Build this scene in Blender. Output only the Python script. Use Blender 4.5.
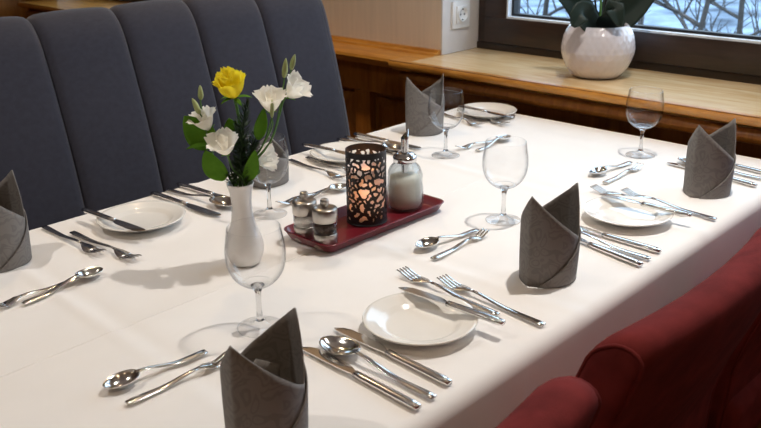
import bpy, bmesh, math, random
from mathutils import Vector, Matrix, noise

PI = math.pi
S = bpy.context.scene
C = S.collection
for o in list(bpy.data.objects):
    bpy.data.objects.remove(o, do_unlink=True)

# ------------------------------------------------------------------ camera
ZT = 0.75                       # table top
EYE = Vector((0, 0, ZT + 0.57))
FPX = 857.9
PITCH, YAW, ROLL = math.radians(20.466), math.radians(43.456), math.radians(-0.811)
FW = Vector((math.cos(YAW) * math.cos(PITCH), math.sin(YAW) * math.cos(PITCH), -math.sin(PITCH)))
_r0 = Vector((math.sin(YAW), -math.cos(YAW), 0))
_u0 = _r0.cross(FW)
RT = _r0 * math.cos(ROLL) + _u0 * math.sin(ROLL)
UP = RT.cross(FW)
cd = bpy.data.cameras.new('camera')
cam = bpy.data.objects.new('camera', cd)
C.objects.link(cam)
cd.sensor_width = 36
cd.lens = FPX / 761 * 36
cd.clip_start = 0.02
M = Matrix.Identity(4)
for i in range(3):
    M[i][0], M[i][1], M[i][2], M[i][3] = RT[i], UP[i], -FW[i], EYE[i]
cam.matrix_world = M
cd.dof.use_dof = True
cd.dof.focus_distance = 1.45
cd.dof.aperture_fstop = 11
S.camera = cam

def ray(x, y):
    return FW * FPX + RT * (x - 380.5) - UP * (y - 214)
def T(x, y, z=ZT):
    """point of the horizontal plane at height z that the pixel looks at"""
    d = ray(x, y)
    return EYE + d * ((z - EYE.z) / d.z)

# ------------------------------------------------------------------ world, sky
w = bpy.data.worlds.new('world')
S.world = w
w.use_nodes = True
nt = w.node_tree
bg = nt.nodes['Background']
sky = nt.nodes.new('ShaderNodeTexSky')
sky.sky_type = 'HOSEK_WILKIE'
sky.sun_direction = (-0.5, -0.4, 0.75)
sky.turbidity = 6
mixw = nt.nodes.new('ShaderNodeMix')
mixw.data_type = 'RGBA'
mixw.inputs[0].default_value = 0.75
mixw.inputs[7].default_value = (0.61, 0.79, 1.0, 1)
nt.links.new(sky.outputs[0], mixw.inputs[6])
nt.links.new(mixw.outputs[2], bg.inputs[0])
bg.inputs[1].default_value = 5.1

# ------------------------------------------------------------------ view
S.view_settings.view_transform = 'Standard'
S.view_settings.look = 'None'
S.view_settings.gamma = 1
S.view_settings.use_curve_mapping = False
S.view_settings.exposure = -0.08
S.cycles.transparent_max_bounces = 32
S.cycles.max_bounces = 14
S.cycles.transmission_bounces = 14

LAMP_SPOTS = [(1.5, 0.62), (-0.15, 1.65), (1.45, 2.35), (-0.5, -0.6), (-1.5, 1.2), (1.0, -1.0)]
LAMP_POWER = [12.5, 7.0, 6.0, 6.0, 1.5, 2.0]

# ------------------------------------------------------------------ materials
def hexc(h):
    h = h.lstrip('#')
    v = [int(h[i:i + 2], 16) / 255 for i in (0, 2, 4)]
    return tuple((c / 12.92 if c <= 0.04045 else ((c + 0.055) / 1.055) ** 2.4) for c in v) + (1,)

def new_mat(name):
    m = bpy.data.materials.new(name)
    m.use_nodes = True
    n = m.node_tree.nodes
    return m, n, m.node_tree.links, n['Principled BSDF']

def mat(name, col, rough=0.5, metal=0.0, var=0.08, scale=30, bump=0.0, bscale=200, stretch=(1, 1, 1),
        sheen=0.0, coat=0.0, sub=0.0, spec=0.5, trans=0.0, col2=None, detail=4):
    """procedural principled material: noise varies the colour, a second noise the relief"""
    m, n, l, p = new_mat(name)
    c = hexc(col)
    tc = n.new('ShaderNodeTexCoord'); mp = n.new('ShaderNodeMapping')
    mp.inputs['Scale'].default_value = stretch
    l.new(tc.outputs['Object'], mp.inputs[0])
    nz = n.new('ShaderNodeTexNoise'); nz.inputs['Scale'].default_value = scale; nz.inputs['Detail'].default_value = detail
    l.new(mp.outputs[0], nz.inputs['Vector'])
    cr = n.new('ShaderNodeValToRGB')
    c2 = hexc(col2) if col2 else tuple(min(1, v * (1 + var)) for v in c[:3]) + (1,)
    cr.color_ramp.elements[0].color = tuple(v * (1 - var) for v in c[:3]) + (1,)
    cr.color_ramp.elements[1].color = c2
    cr.color_ramp.elements[0].position = 0.3; cr.color_ramp.elements[1].position = 0.7
    l.new(nz.outputs[0], cr.inputs[0]); l.new(cr.outputs[0], p.inputs['Base Color'])
    p.inputs['Roughness'].default_value = rough
    p.inputs['Metallic'].default_value = metal
    p.inputs['Specular IOR Level'].default_value = spec
    p.inputs['Sheen Weight'].default_value = sheen
    p.inputs['Coat Weight'].default_value = coat
    p.inputs['Subsurface Weight'].default_value = sub
    p.inputs['Transmission Weight'].default_value = trans
    if sub:
        p.inputs['Subsurface Radius'].default_value = (0.01, 0.01, 0.008)
    if bump:
        nb = n.new('ShaderNodeTexNoise'); nb.inputs['Scale'].default_value = bscale; nb.inputs['Detail'].default_value = 3
        l.new(mp.outputs[0], nb.inputs['Vector'])
        b = n.new('ShaderNodeBump'); b.inputs['Strength'].default_value = bump; b.inputs['Distance'].default_value = 0.002
        l.new(nb.outputs[0], b.inputs['Height']); l.new(b.outputs[0], p.inputs['Normal'])
    return m

def wood(name, dark, light, rough=0.35, axis='Y', scale=5.0, coat=0.3):
    m, n, l, p = new_mat(name)
    tc = n.new('ShaderNodeTexCoord'); mp = n.new('ShaderNodeMapping')
    st = {'X': (0.12, 1, 1), 'Y': (1, 0.12, 1), 'Z': (1, 1, 0.12)}[axis]
    mp.inputs['Scale'].default_value = tuple(s * scale for s in st)
    l.new(tc.outputs['Object'], mp.inputs[0])
    nz = n.new('ShaderNodeTexNoise'); nz.inputs['Scale'].default_value = 6; nz.inputs['Detail'].default_value = 8
    nz.inputs['Distortion'].default_value = 1.2
    l.new(mp.outputs[0], nz.inputs['Vector'])
    fine = n.new('ShaderNodeTexNoise'); fine.inputs['Scale'].default_value = 40; fine.inputs['Detail'].default_value = 3
    l.new(mp.outputs[0], fine.inputs['Vector'])
    mx = n.new('ShaderNodeMath'); mx.operation = 'MULTIPLY_ADD'; mx.inputs[1].default_value = 0.35
    l.new(fine.outputs[0], mx.inputs[0]); l.new(nz.outputs[0], mx.inputs[2])
    cr = n.new('ShaderNodeValToRGB')
    cr.color_ramp.elements[0].position = 0.45; cr.color_ramp.elements[1].position = 0.85
    cr.color_ramp.elements[0].color = hexc(dark); cr.color_ramp.elements[1].color = hexc(light)
    l.new(mx.outputs[0], cr.inputs[0]); l.new(cr.outputs[0], p.inputs['Base Color'])
    p.inputs['Roughness'].default_value = rough
    p.inputs['Coat Weight'].default_value = coat
    p.inputs['Coat Roughness'].default_value = 0.2
    return m

def clear_glass(name, tint=(0.97, 0.985, 0.99), edge=(0.55, 0.58, 0.6), refl=0.9, refract=0.0):
    """thin clear glass: sees through, reflects more at grazing angles"""
    m, n, l, p = new_mat(name)
    n.remove(p)
    out = n['Material Output']
    lw = n.new('ShaderNodeLayerWeight'); lw.inputs[0].default_value = 0.5
    pw = n.new('ShaderNodeMath'); pw.operation = 'POWER'; pw.inputs[1].default_value = 4.6
    l.new(lw.outputs['Facing'], pw.inputs[0])
    sc = n.new('ShaderNodeMath'); sc.operation = 'MULTIPLY_ADD'; sc.inputs[1].default_value = refl * 0.55; sc.inputs[2].default_value = 0.026
    l.new(pw.outputs[0], sc.inputs[0])
    cr = n.new('ShaderNodeMix'); cr.data_type = 'RGBA'
    cr.inputs[6].default_value = tint + (1,); cr.inputs[7].default_value = edge + (1,)
    l.new(pw.outputs[0], cr.inputs[0])
    tr = n.new('ShaderNodeBsdfTransparent'); l.new(cr.outputs[2], tr.inputs[0])
    gl = n.new('ShaderNodeBsdfGlossy'); gl.inputs['Roughness'].default_value = 0.02
    ms = n.new('ShaderNodeMixShader')
    l.new(sc.outputs[0], ms.inputs[0]); l.new(tr.outputs[0], ms.inputs[1]); l.new(gl.outputs[0], ms.inputs[2])
    if refract:                                  # part of the light bends in the wall
        gb = n.new('ShaderNodeBsdfGlass'); gb.inputs['Roughness'].default_value = 0.0; gb.inputs['IOR'].default_value = 1.48
        m2 = n.new('ShaderNodeMixShader'); m2.inputs[0].default_value = refract
        l.new(ms.outputs[0], m2.inputs[1]); l.new(gb.outputs[0], m2.inputs[2]); l.new(m2.outputs[0], out.inputs[0])
    else:
        l.new(ms.outputs[0], out.inputs[0])
    return m

def solid_glass(name):
    m, n, l, p = new_mat(name)
    p.inputs['Transmission Weight'].default_value = 1
    p.inputs['Roughness'].default_value = 0.02
    p.inputs['IOR'].default_value = 1.48
    return m

def emit(name, col, strength):
    m, n, l, p = new_mat(name)
    p.inputs['Emission Color'].default_value = col + (1,)
    p.inputs['Emission Strength'].default_value = strength
    p.inputs['Base Color'].default_value = col + (1,)
    return m

def petal_mat(name, col, col2, tr=0.45):
    """thin petal: part of the light passes through"""
    m, n, l, p = new_mat(name)
    n.remove(p)
    tc = n.new('ShaderNodeTexCoord'); nz = n.new('ShaderNodeTexNoise'); nz.inputs['Scale'].default_value = 60
    l.new(tc.outputs['Object'], nz.inputs['Vector'])
    mx = n.new('ShaderNodeMix'); mx.data_type = 'RGBA'; mx.inputs[6].default_value = hexc(col); mx.inputs[7].default_value = hexc(col2)
    l.new(nz.outputs[0], mx.inputs[0])
    df = n.new('ShaderNodeBsdfDiffuse'); tl = n.new('ShaderNodeBsdfTranslucent'); ms = n.new('ShaderNodeMixShader')
    l.new(mx.outputs[2], df.inputs[0]); l.new(mx.outputs[2], tl.inputs[0])
    ms.inputs[0].default_value = tr
    l.new(df.outputs[0], ms.inputs[1]); l.new(tl.outputs[0], ms.inputs[2]); l.new(ms.outputs[0], n['Material Output'].inputs[0])
    return m

def damask(name, base, dark):
    """grey paper with a tone-on-tone scroll print"""
    m, n, l, p = new_mat(name)
    tc = n.new('ShaderNodeTexCoord')
    vo = n.new('ShaderNodeTexVoronoi'); vo.inputs['Scale'].default_value = 34
    nz = n.new('ShaderNodeTexNoise'); nz.inputs['Scale'].default_value = 22; nz.inputs['Detail'].default_value = 1
    ad = n.new('ShaderNodeMix'); ad.data_type = 'RGBA'; ad.blend_type = 'ADD'; ad.inputs[0].default_value = 0.09
    l.new(tc.outputs['Object'], nz.inputs['Vector'])
    l.new(tc.outputs['Object'], ad.inputs[6]); l.new(nz.outputs['Color'], ad.inputs[7])
    l.new(ad.outputs[2], vo.inputs['Vector'])
    sn = n.new('ShaderNodeMath'); sn.operation = 'MULTIPLY'; sn.inputs[1].default_value = 22
    l.new(vo.outputs['Distance'], sn.inputs[0])
    s2 = n.new('ShaderNodeMath'); s2.operation = 'SINE'; l.new(sn.outputs[0], s2.inputs[0])
    cr = n.new('ShaderNodeValToRGB')
    cr.color_ramp.elements[0].position = 0.25; cr.color_ramp.elements[1].position = 0.45
    cr.color_ramp.elements[0].color = hexc(base); cr.color_ramp.elements[1].color = hexc(dark)
    l.new(s2.outputs[0], cr.inputs[0]); l.new(cr.outputs[0], p.inputs['Base Color'])
    p.inputs['Roughness'].default_value = 0.85
    fb = n.new('ShaderNodeTexNoise'); fb.inputs['Scale'].default_value = 900
    l.new(tc.outputs['Object'], fb.inputs['Vector'])
    b = n.new('ShaderNodeBump'); b.inputs['Strength'].default_value = 0.15; b.inputs['Distance'].default_value = 0.001
    l.new(fb.outputs[0], b.inputs['Height']); l.new(b.outputs[0], p.inputs['Normal'])
    return m

MT = dict(
    cloth=mat('white_linen', '#f3efeb', 0.85, var=0.015, scale=14, bump=0.06, bscale=700, sheen=0.1, spec=0.25),
    plate=mat('glazed_porcelain', '#f3efe8', 0.12, var=0.01, coat=0.4),
    steel=mat('polished_steel', '#e4e1dd', 0.14, 1.0, var=0.03, scale=20),
    brushed=mat('brushed_steel', '#bdb6ae', 0.3, 1.0, var=0.06, scale=60, stretch=(1, 1, 0.1)),
    chrome=mat('chrome', '#d8d8d8', 0.08, 1.0, var=0.02),
    glass=clear_glass('wine_glass', (1.0, 1.0, 1.0), (0.5, 0.53, 0.57), 1.6),
    jarglass=clear_glass('jar_glass', (0.93, 0.95, 0.96), (0.5, 0.52, 0.55), 1.5, 0.12),
    pane=clear_glass('window_glass', (0.97, 0.985, 0.98), (0.9, 0.92, 0.92), 0.3),
    stem=solid_glass('stem_glass'),
    napkin=damask('grey_napkin_paper', '#827d79', '#787370'),
    bench=mat('slate_upholstery', '#3a3943', 0.9, var=0.10, scale=70, bump=0.25, bscale=900, sheen=0.25, spec=0.2, stretch=(1, 3, 1)),
    red=mat('brick_red_velvet', '#702b2a', 0.9, var=0.22, scale=26, bump=0.2, bscale=500, sheen=0.0, spec=0.08),
    wood=wood('honey_wood', '#a2651f', '#cf9240'),
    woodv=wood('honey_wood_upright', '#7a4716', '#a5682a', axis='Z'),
    sill=wood('sill_wood_paled_by_reflection', '#cfa974', '#e4cba2', 0.24),  # pale wood, lightened further to hold the window's reflection on top
    darkwood=wood('dark_leg_wood', '#3b2413', '#5a3820', axis='Z'),
    frame=wood('dark_window_frame', '#21160f', '#38261e', 0.4, coat=0.15),
    rubber=mat('black_gasket', '#17181a', 0.6),
    alu=mat('pale_aluminium', '#e4ecf6', 0.5, 0.0),
    beige=mat('beige_woven_wallpaper', '#e3d4c5', 0.9, var=0.05, scale=60, bump=0.12, bscale=350, stretch=(1, 1, 0.06)),
    tan=mat('tan_wall_paint', '#a98a68', 0.9, var=0.04),
    white=mat('white_plaster', '#d9d5d4', 0.85, var=0.03, bump=0.05),
    ceil=mat('ceiling_paint', '#e6ddd0', 0.9, var=0.02),
    floor=wood('floor_boards', '#5a3a22', '#84592f', 0.4, axis='X'),
    plastic=mat('white_plastic', '#ecebea', 0.3, var=0.01),
    hole=mat('dark_socket_hole', '#2b2a29', 0.6),
    tray=mat('maroon_lacquer', '#6b1220', 0.32, var=0.05, coat=0.3),
    black=mat('black_coated_metal', '#1b1718', 0.45, var=0.1, spec=0.4),
    liner=mat('frosted_liner', '#f6ebe6', 0.8, var=0.03, trans=0.3),
    wax=mat('white_wax', '#f2e9da', 0.5, sub=0.2),
    flame=emit('candle_flame', (1.0, 0.45, 0.12), 9),
    sugar=mat('white_sugar', '#fff6e6', 0.9, var=0.05, scale=500, bump=0.5, bscale=900),
    pepper=mat('peppercorns', '#4a3b33', 0.8, var=0.6, scale=220, bump=0.5, bscale=350),
    salt=mat('salt_grains', '#f2ede6', 0.8, var=0.1, scale=400, bump=0.3, bscale=600),
    vase=mat('white_vase', '#eeeae6', 0.25, var=0.02, coat=0.3),
    pot=mat('white_hammered_pot', '#dcd6da', 0.18, var=0.04, coat=0.5),
    petalw=petal_mat('cream_petal', '#fffdf6', '#fffaf0'),
    petaly=petal_mat('yellow_petal', '#ffec22', '#fff45c', 0.4),
    stemg=mat('green_stem', '#55803a', 0.6, var=0.15),
    bud=mat('pale_green_bud', '#b4bf83', 0.6, var=0.12),
    leaf=petal_mat('fresh_leaf', '#55862a', '#7dad40', 0.35),
    fern=mat('dark_green_sprig', '#2c4420', 0.55, var=0.25, scale=80),
    orchid=mat('dark_orchid_leaf', '#1f2d26', 0.5, var=0.15, scale=20, spec=0.3),
    bark=mat('grey_bark', '#413d3a', 0.9, var=0.3),
    dry=mat('dry_foliage', '#96844a', 0.9, var=0.3, scale=5),
    snow=mat('frosty_meadow', '#3a4a5d', 0.9, var=0.25, scale=1.3, col2='#8fa2b8'),
    lamp=emit('lamp_disc', (1.0, 0.78, 0.5), 6),
)

# ------------------------------------------------------------------ helpers
def link(name, me, m, parent=None, smooth=True):
    o = bpy.data.objects.new(name, me)
    C.objects.link(o)
    if m is not None:
        me.materials.clear(); me.materials.append(m)
    if smooth:
        me.polygons.foreach_set('use_smooth', [True] * len(me.polygons))
    if parent is not None:
        o.parent = parent
    return o

def mesh(name, v, f, m, parent=None, smooth=True, fix=True):
    me = bpy.data.meshes.new(name)
    me.from_pydata([tuple(p) for p in v], [], f)
    if fix:
        bm = bmesh.new(); bm.from_mesh(me)
        bmesh.ops.recalc_face_normals(bm, faces=bm.faces)
        bm.to_mesh(me); bm.free()
    me.update()
    return link(name, me, m, parent, smooth)

def tag(o, label, cat, group=None):
    o['label'] = label; o['category'] = cat
    if group: o['group'] = group
    return o

def struct(o, label=None):
    o['kind'] = 'structure'
    if label: o['label'] = label
    return o

def thing(name, label, cat, loc=(0, 0, 0), rz=0.0, group=None):
    o = bpy.data.objects.new(name, None)
    C.objects.link(o)
    o.empty_display_size = 0.05
    o.location = loc; o.rotation_euler = (0, 0, rz)
    return tag(o, label, cat, group)

def dup(root, label, loc=None, rz=None):
    r = root.copy(); C.objects.link(r)
    for ch in root.children:
        c = ch.copy(); C.objects.link(c); c.parent = r
        for g in ch.children:
            d = g.copy(); C.objects.link(d); d.parent = c
    r['label'] = label
    if loc is not None: r.location = loc
    if rz is not None: r.rotation_euler = (0, 0, rz)
    return r

def sharp(o, ang=35):
    """keep hard edges on a smooth-shaded mesh"""
    me = o.data
    bm = bmesh.new(); bm.from_mesh(me)
    for e in bm.edges:
        if len(e.link_faces) == 2 and e.calc_face_angle(0) > math.radians(ang):
            e.smooth = False
    bm.to_mesh(me); bm.free()
    return o

def box(name, lo, hi, m, parent=None, bev=0.0, seg=2):
    bm = bmesh.new()
    bmesh.ops.create_cube(bm, size=1)
    for v in bm.verts:
        v.co = Vector([lo[i] + (v.co[i] + 0.5) * (hi[i] - lo[i]) for i in range(3)])
    if bev:
        bmesh.ops.bevel(bm, geom=bm.edges[:], offset=bev, segments=seg, affect='EDGES', profile=0.7)
    me = bpy.data.meshes.new(name); bm.to_mesh(me); bm.free()
    o = link(name, me, m, parent, bev > 0)
    if bev: sharp(o, 50)
    return o

def lathe(prof, n=40, offs=(0, 0), fr=None):
    """profile [(r, z), ...] around z; r == 0 closes"""
    v, f, rows = [], [], []
    for (r, z) in prof:
        if r <= 1e-6:
            rows.append([len(v)]); v.append((offs[0], offs[1], z))
        else:
            row = []
            for i in range(n):
                a = 2 * PI * i / n
                k = fr(a, z) if fr else 1
                row.append(len(v)); v.append((offs[0] + r * k * math.cos(a), offs[1] + r * k * math.sin(a), z))
            rows.append(row)
    for a, b in zip(rows, rows[1:]):
        if len(a) == 1 and len(b) == 1: continue
        for i in range(n):
            j = (i + 1) % n
            if len(a) == 1: f.append((a[0], b[i], b[j]))
            elif len(b) == 1: f.append((a[i], a[j], b[0]))
            else: f.append((a[i], a[j], b[j], b[i]))
    return v, f

def smoothpts(pts, k=6):
    """Catmull-Rom through 2D/3D points"""
    P = [Vector(p) for p in pts]
    P = [P[0] * 2 - P[1]] + P + [P[-1] * 2 - P[-2]]
    out = []
    for i in range(1, len(P) - 2):
        for s in range(k):
            t = s / k
            a, b, c, d = P[i - 1:i + 3]
            out.append(0.5 * ((2 * b) + (c - a) * t + (2 * a - 5 * b + 4 * c - d) * t * t + (3 * b - a - 3 * c + d) * t ** 3))
    out.append(P[-2])
    return out

def tube(pts, rad, n=8, cap=True):
    P = [Vector(p) for p in pts]
    R = rad if isinstance(rad, (list, tuple)) else [rad] * len(P)
    v, f = [], []
    t0 = (P[1] - P[0]).normalized()
    side = t0.cross(Vector((0, 0, 1)))
    if side.length < 1e-3: side = t0.cross(Vector((1, 0, 0)))
    side.normalize()
    for i, p in enumerate(P):
        t = (P[min(i + 1, len(P) - 1)] - P[max(i - 1, 0)]).normalized()
        side = (side - t * side.dot(t)).normalized()
        b = t.cross(side)
        for k in range(n):
            a = 2 * PI * k / n
            v.append(p + (side * math.cos(a) + b * math.sin(a)) * R[i])
    for i in range(len(P) - 1):
        for k in range(n):
            j = (k + 1) % n
            f.append((i * n + k, i * n + j, (i + 1) * n + j, (i + 1) * n + k))
    if cap:
        f.append(tuple(range(n))[::-1]); f.append(tuple(range((len(P) - 1) * n, len(P) * n)))
    return v, f

def join(parts):
    v, f = [], []
    for a, b in parts:
        k = len(v)
        v += [Vector(p) for p in a]; f += [tuple(i + k for i in q) for q in b]
    return v, f

def loft(sec):
    """bar along x from stations (x, half width, z low, z high), rounded a little"""
    v, f = [], []
    for (x, hw, z0, z1) in sec:
        e = min(hw, (z1 - z0)) * 0.35
        v += [(x, -hw, z0 + e), (x, -hw + e, z0), (x, hw - e, z0), (x, hw, z0 + e),
              (x, hw, z1 - e), (x, hw - e, z1), (x, -hw + e, z1), (x, -hw, z1 - e)]
    n = 8
    for i in range(len(sec) - 1):
        for k in range(n):
            j = (k + 1) % n
            f.append((i * n + k, i * n + j, (i + 1) * n + j, (i + 1) * n + k))
    f.append(tuple(range(n))); f.append(tuple(range((len(sec) - 1) * n, len(sec) * n)))
    return v, f

def sheet(fn, nu, nv, thick=0.0, closed_u=False):
    """surface fn(u, v) -> point; with thickness a closed shell"""
    v, f = [], []
    cu = nu if closed_u else nu + 1
    for i in range(cu):
        for j in range(nv + 1):
            v.append(Vector(fn(i / nu, j / nv)))
    ix = lambda i, j: (i % cu) * (nv + 1) + j
    for i in range(nu):
        for j in range(nv):
            f.append((ix(i, j), ix(i + 1, j), ix(i + 1, j + 1), ix(i, j + 1)))
    if thick:
        nrm = [Vector() for _ in v]
        for q in f:
            a, b, c, d = [v[k] for k in q]
            n = (c - a).cross(d - b)
            for k in q: nrm[k] += n
        m = len(v)
        v2 = [p - (n.normalized() * thick if n.length > 0 else Vector()) for p, n in zip(v, nrm)]
        f2 = [tuple(k + m for k in q)[::-1] for q in f]
        edges = {}
        for q in f:
            for k in range(4):
                e = (q[k], q[(k + 1) % 4]); key = tuple(sorted(e))
                edges[key] = None if key in edges else e
        rim = [(e[1], e[0], e[0] + m, e[1] + m) for e in edges.values() if e]
        v = v + v2; f = f + f2 + rim
    return v, f

# ================================================================== THE ROOM
X_WALL, X_PANEL, X_GLASS = 2.12, 2.065, 2.33
SILL_Z, SILL_X = ZT + 0.087, 1.95
Y0, Y1, XL, ZC = -2.2, 4.45, -2.6, 2.62
NICHES = [(-0.35, 1.735), (2.75, 4.25)]          # window niches (y from, y to)
WZ0, WZ1 = SILL_Z, 2.15

struct(box('floor', (XL - .1, Y0 - .1, -0.06), (2.5, Y1 + .1, 0), MT['floor']), 'brown wooden floor')
struct(box('ceiling', (XL - .1, Y0 - .1, ZC), (2.5, Y1 + .1, ZC + .08), MT['ceil']))
struct(box('wall_left', (XL - .1, Y0, 0), (XL, Y1, ZC), MT['tan']))
struct(box('wall_front', (XL, Y0 - .1, 0), (2.5, Y0, ZC), MT['tan']))
struct(box('wall_back', (XL, Y1, 0), (2.5, Y1 + .1, ZC), MT['woodv']), 'wood panelled back wall')

# window wall: piers, the strip above the windows and the parapet below them
wv, wf = [], []
def addbox(lo, hi):
    k = len(wv)
    for x in (lo[0], hi[0]):
        for y in (lo[1], hi[1]):
            for z in (lo[2], hi[2]):
                wv.append((x, y, z))
    for q in ((0, 1, 3, 2), (4, 6, 7, 5), (0, 4, 5, 1), (2, 3, 7, 6), (0, 2, 6, 4), (1, 5, 7, 3)):
        wf.append(tuple(k + i for i in q))
XO = 2.45
ys = [Y0] + [y for a in NICHES for y in a] + [Y1]
for a, b in zip(ys[0::2], ys[1::2]):
    addbox((X_WALL, a, SILL_Z), (XO, b, WZ1))
addbox((X_WALL, Y0, WZ1), (XO, Y1, ZC))
addbox((X_WALL, Y0, 0), (XO, Y1, SILL_Z - 0.03))
wall = mesh('wall_right', wv, wf, MT['beige'], smooth=False)
struct(wall, 'beige papered wall with window niches')
for k, (a, b) in enumerate(NICHES):               # white reveals in the niches
    for y, s in ((a, 1), (b, -1)):
        box('reveal', (X_WALL - 0.001, min(y, y + s * .006), SILL_Z + 0.001), (X_GLASS + .03, max(y, y + s * .006), WZ1), MT['white'], wall)

# sill with moulded nose, one per niche, and the rail between
def extrude_y(name, prof, ya, yb, m, parent=None):
    n = len(prof)
    v = [(x, ya, z) for x, z in prof] + [(x, yb, z) for x, z in prof]
    f = [(i, (i + 1) % n, n + (i + 1) % n, n + i) for i in range(n)] + [tuple(range(n)), tuple(range(n, 2 * n))]
    o = mesh(name, v, f, m, parent, smooth=True)
    return sharp(o, 25)

def nose(x0, top, xb):
    """rounded lip with a groove and a second bead under it"""
    p = [(xb, top), (x0 + .004, top)]
    for i in range(1, 7):
        a = PI / 2 + PI * i / 7
        p.append((x0 + .012 + .012 * math.cos(a), top - .012 + .012 * math.sin(a)))
    p += [(x0 + .012, top - .025), (x0 + .020, top - .026), (x0 + .020, top - .031), (xb, top - .031)]
    return p
def apron(x0, top, xb):
    p = [(xb, top - .031), (x0 + .03, top - .031)]
    for i in range(0, 6):
        a = PI / 2 + PI / 2 * i / 5
        p.append((x0 + .042 + .018 * math.cos(a), top - .056 + .018 * math.sin(a)))
    p += [(x0 + .028, top - .062), (x0 + .05, top - .066), (x0 + .055, top - .076), (x0 + .085, top - .086), (x0 + .115, top - .09), (xb, top - .09)]
    return p

for k, (a, b) in enumerate(NICHES):
    t = extrude_y('trim_%d' % (k + 1), [(SILL_X + .018, SILL_Z), (X_GLASS + .02, SILL_Z), (X_GLASS + .02, SILL_Z - .03), (SILL_X + .018, SILL_Z - .03)], a, b - .0005, MT['wood' if k else 'sill'])
    struct(t, 'wooden window sill with moulded honey-coloured front edge')
    extrude_y('sill_nose', nose(SILL_X - .002, SILL_Z + .0006, SILL_X + .022), a - .07, b + .07, MT['wood'], t)
    extrude_y('sill_ear', [(SILL_X + .02, SILL_Z + .0004), (X_WALL, SILL_Z + .0004), (X_WALL, SILL_Z - .03), (SILL_X + .02, SILL_Z - .03)], b - .0004, b + .07, MT['wood'], t)
    extrude_y('sill_apron', apron(SILL_X, SILL_Z, X_WALL), a - .05, b + .05, MT['woodv'], t)
rail_n = 3
for (a, b) in ((NICHES[0][1] + .001, NICHES[1][0] - .001),):
    rp = [(X_WALL, SILL_Z + .016), (X_WALL - .012, SILL_Z + .016), (X_WALL - .016, SILL_Z + .008), (X_WALL - .03, SILL_Z + .006), (X_WALL - .034, SILL_Z),
          (2.015, SILL_Z - .004), (2.003, SILL_Z - .010), (2.0, SILL_Z - .018), (2.008, SILL_Z - .026), (2.03, SILL_Z - .03), (2.035, SILL_Z - .045), (X_WALL, SILL_Z - .05)]
    struct(extrude_y('trim_%d' % rail_n, rp, a, b, MT['wood']), 'honey wood dado rail along the beige wall')
    rail_n += 1

# wainscot below: frieze, stiles and raised panels
struct(box('baseboard_right', (X_PANEL - .02, Y0, 0), (X_WALL, Y1, .1), MT['woodv'], bev=.004))
wain = struct(box('trim_4', (X_PANEL + .03, Y0, .1), (X_WALL, Y1, SILL_Z - .05), MT['woodv']), 'wood panelling under the sill')
box('frieze', (X_PANEL, Y0, SILL_Z - .145), (X_PANEL + .03, Y1, SILL_Z - .045), MT['woodv'], wain, bev=.003)
yy = Y0
while yy < Y1 - .1:
    box('stile', (X_PANEL, yy, .1), (X_PANEL + .03, yy + .07, SILL_Z - .146), MT['woodv'], wain, bev=.003)
    ya, yb = yy + .09, min(yy + .6, Y1) - .02
    v = []
    for (d, x) in ((0, X_PANEL + .029), (.0, X_PANEL + .022), (.03, X_PANEL + .008), (.035, X_PANEL + .008)):
        v += [(x, ya + d, .13 + d), (x, yb - d, .13 + d), (x, yb - d, SILL_Z - .165 - d), (x, ya + d, SILL_Z - .165 - d)]
    f = [(r * 4 + i, r * 4 + (i + 1) % 4, r * 4 + 4 + (i + 1) % 4, r * 4 + 4 + i) for r in range(3) for i in range(4)] + [(12, 13, 14, 15)]
    mesh('raised_panel', v, f, MT['woodv'], wain, smooth=False)
    yy += .6

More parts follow.
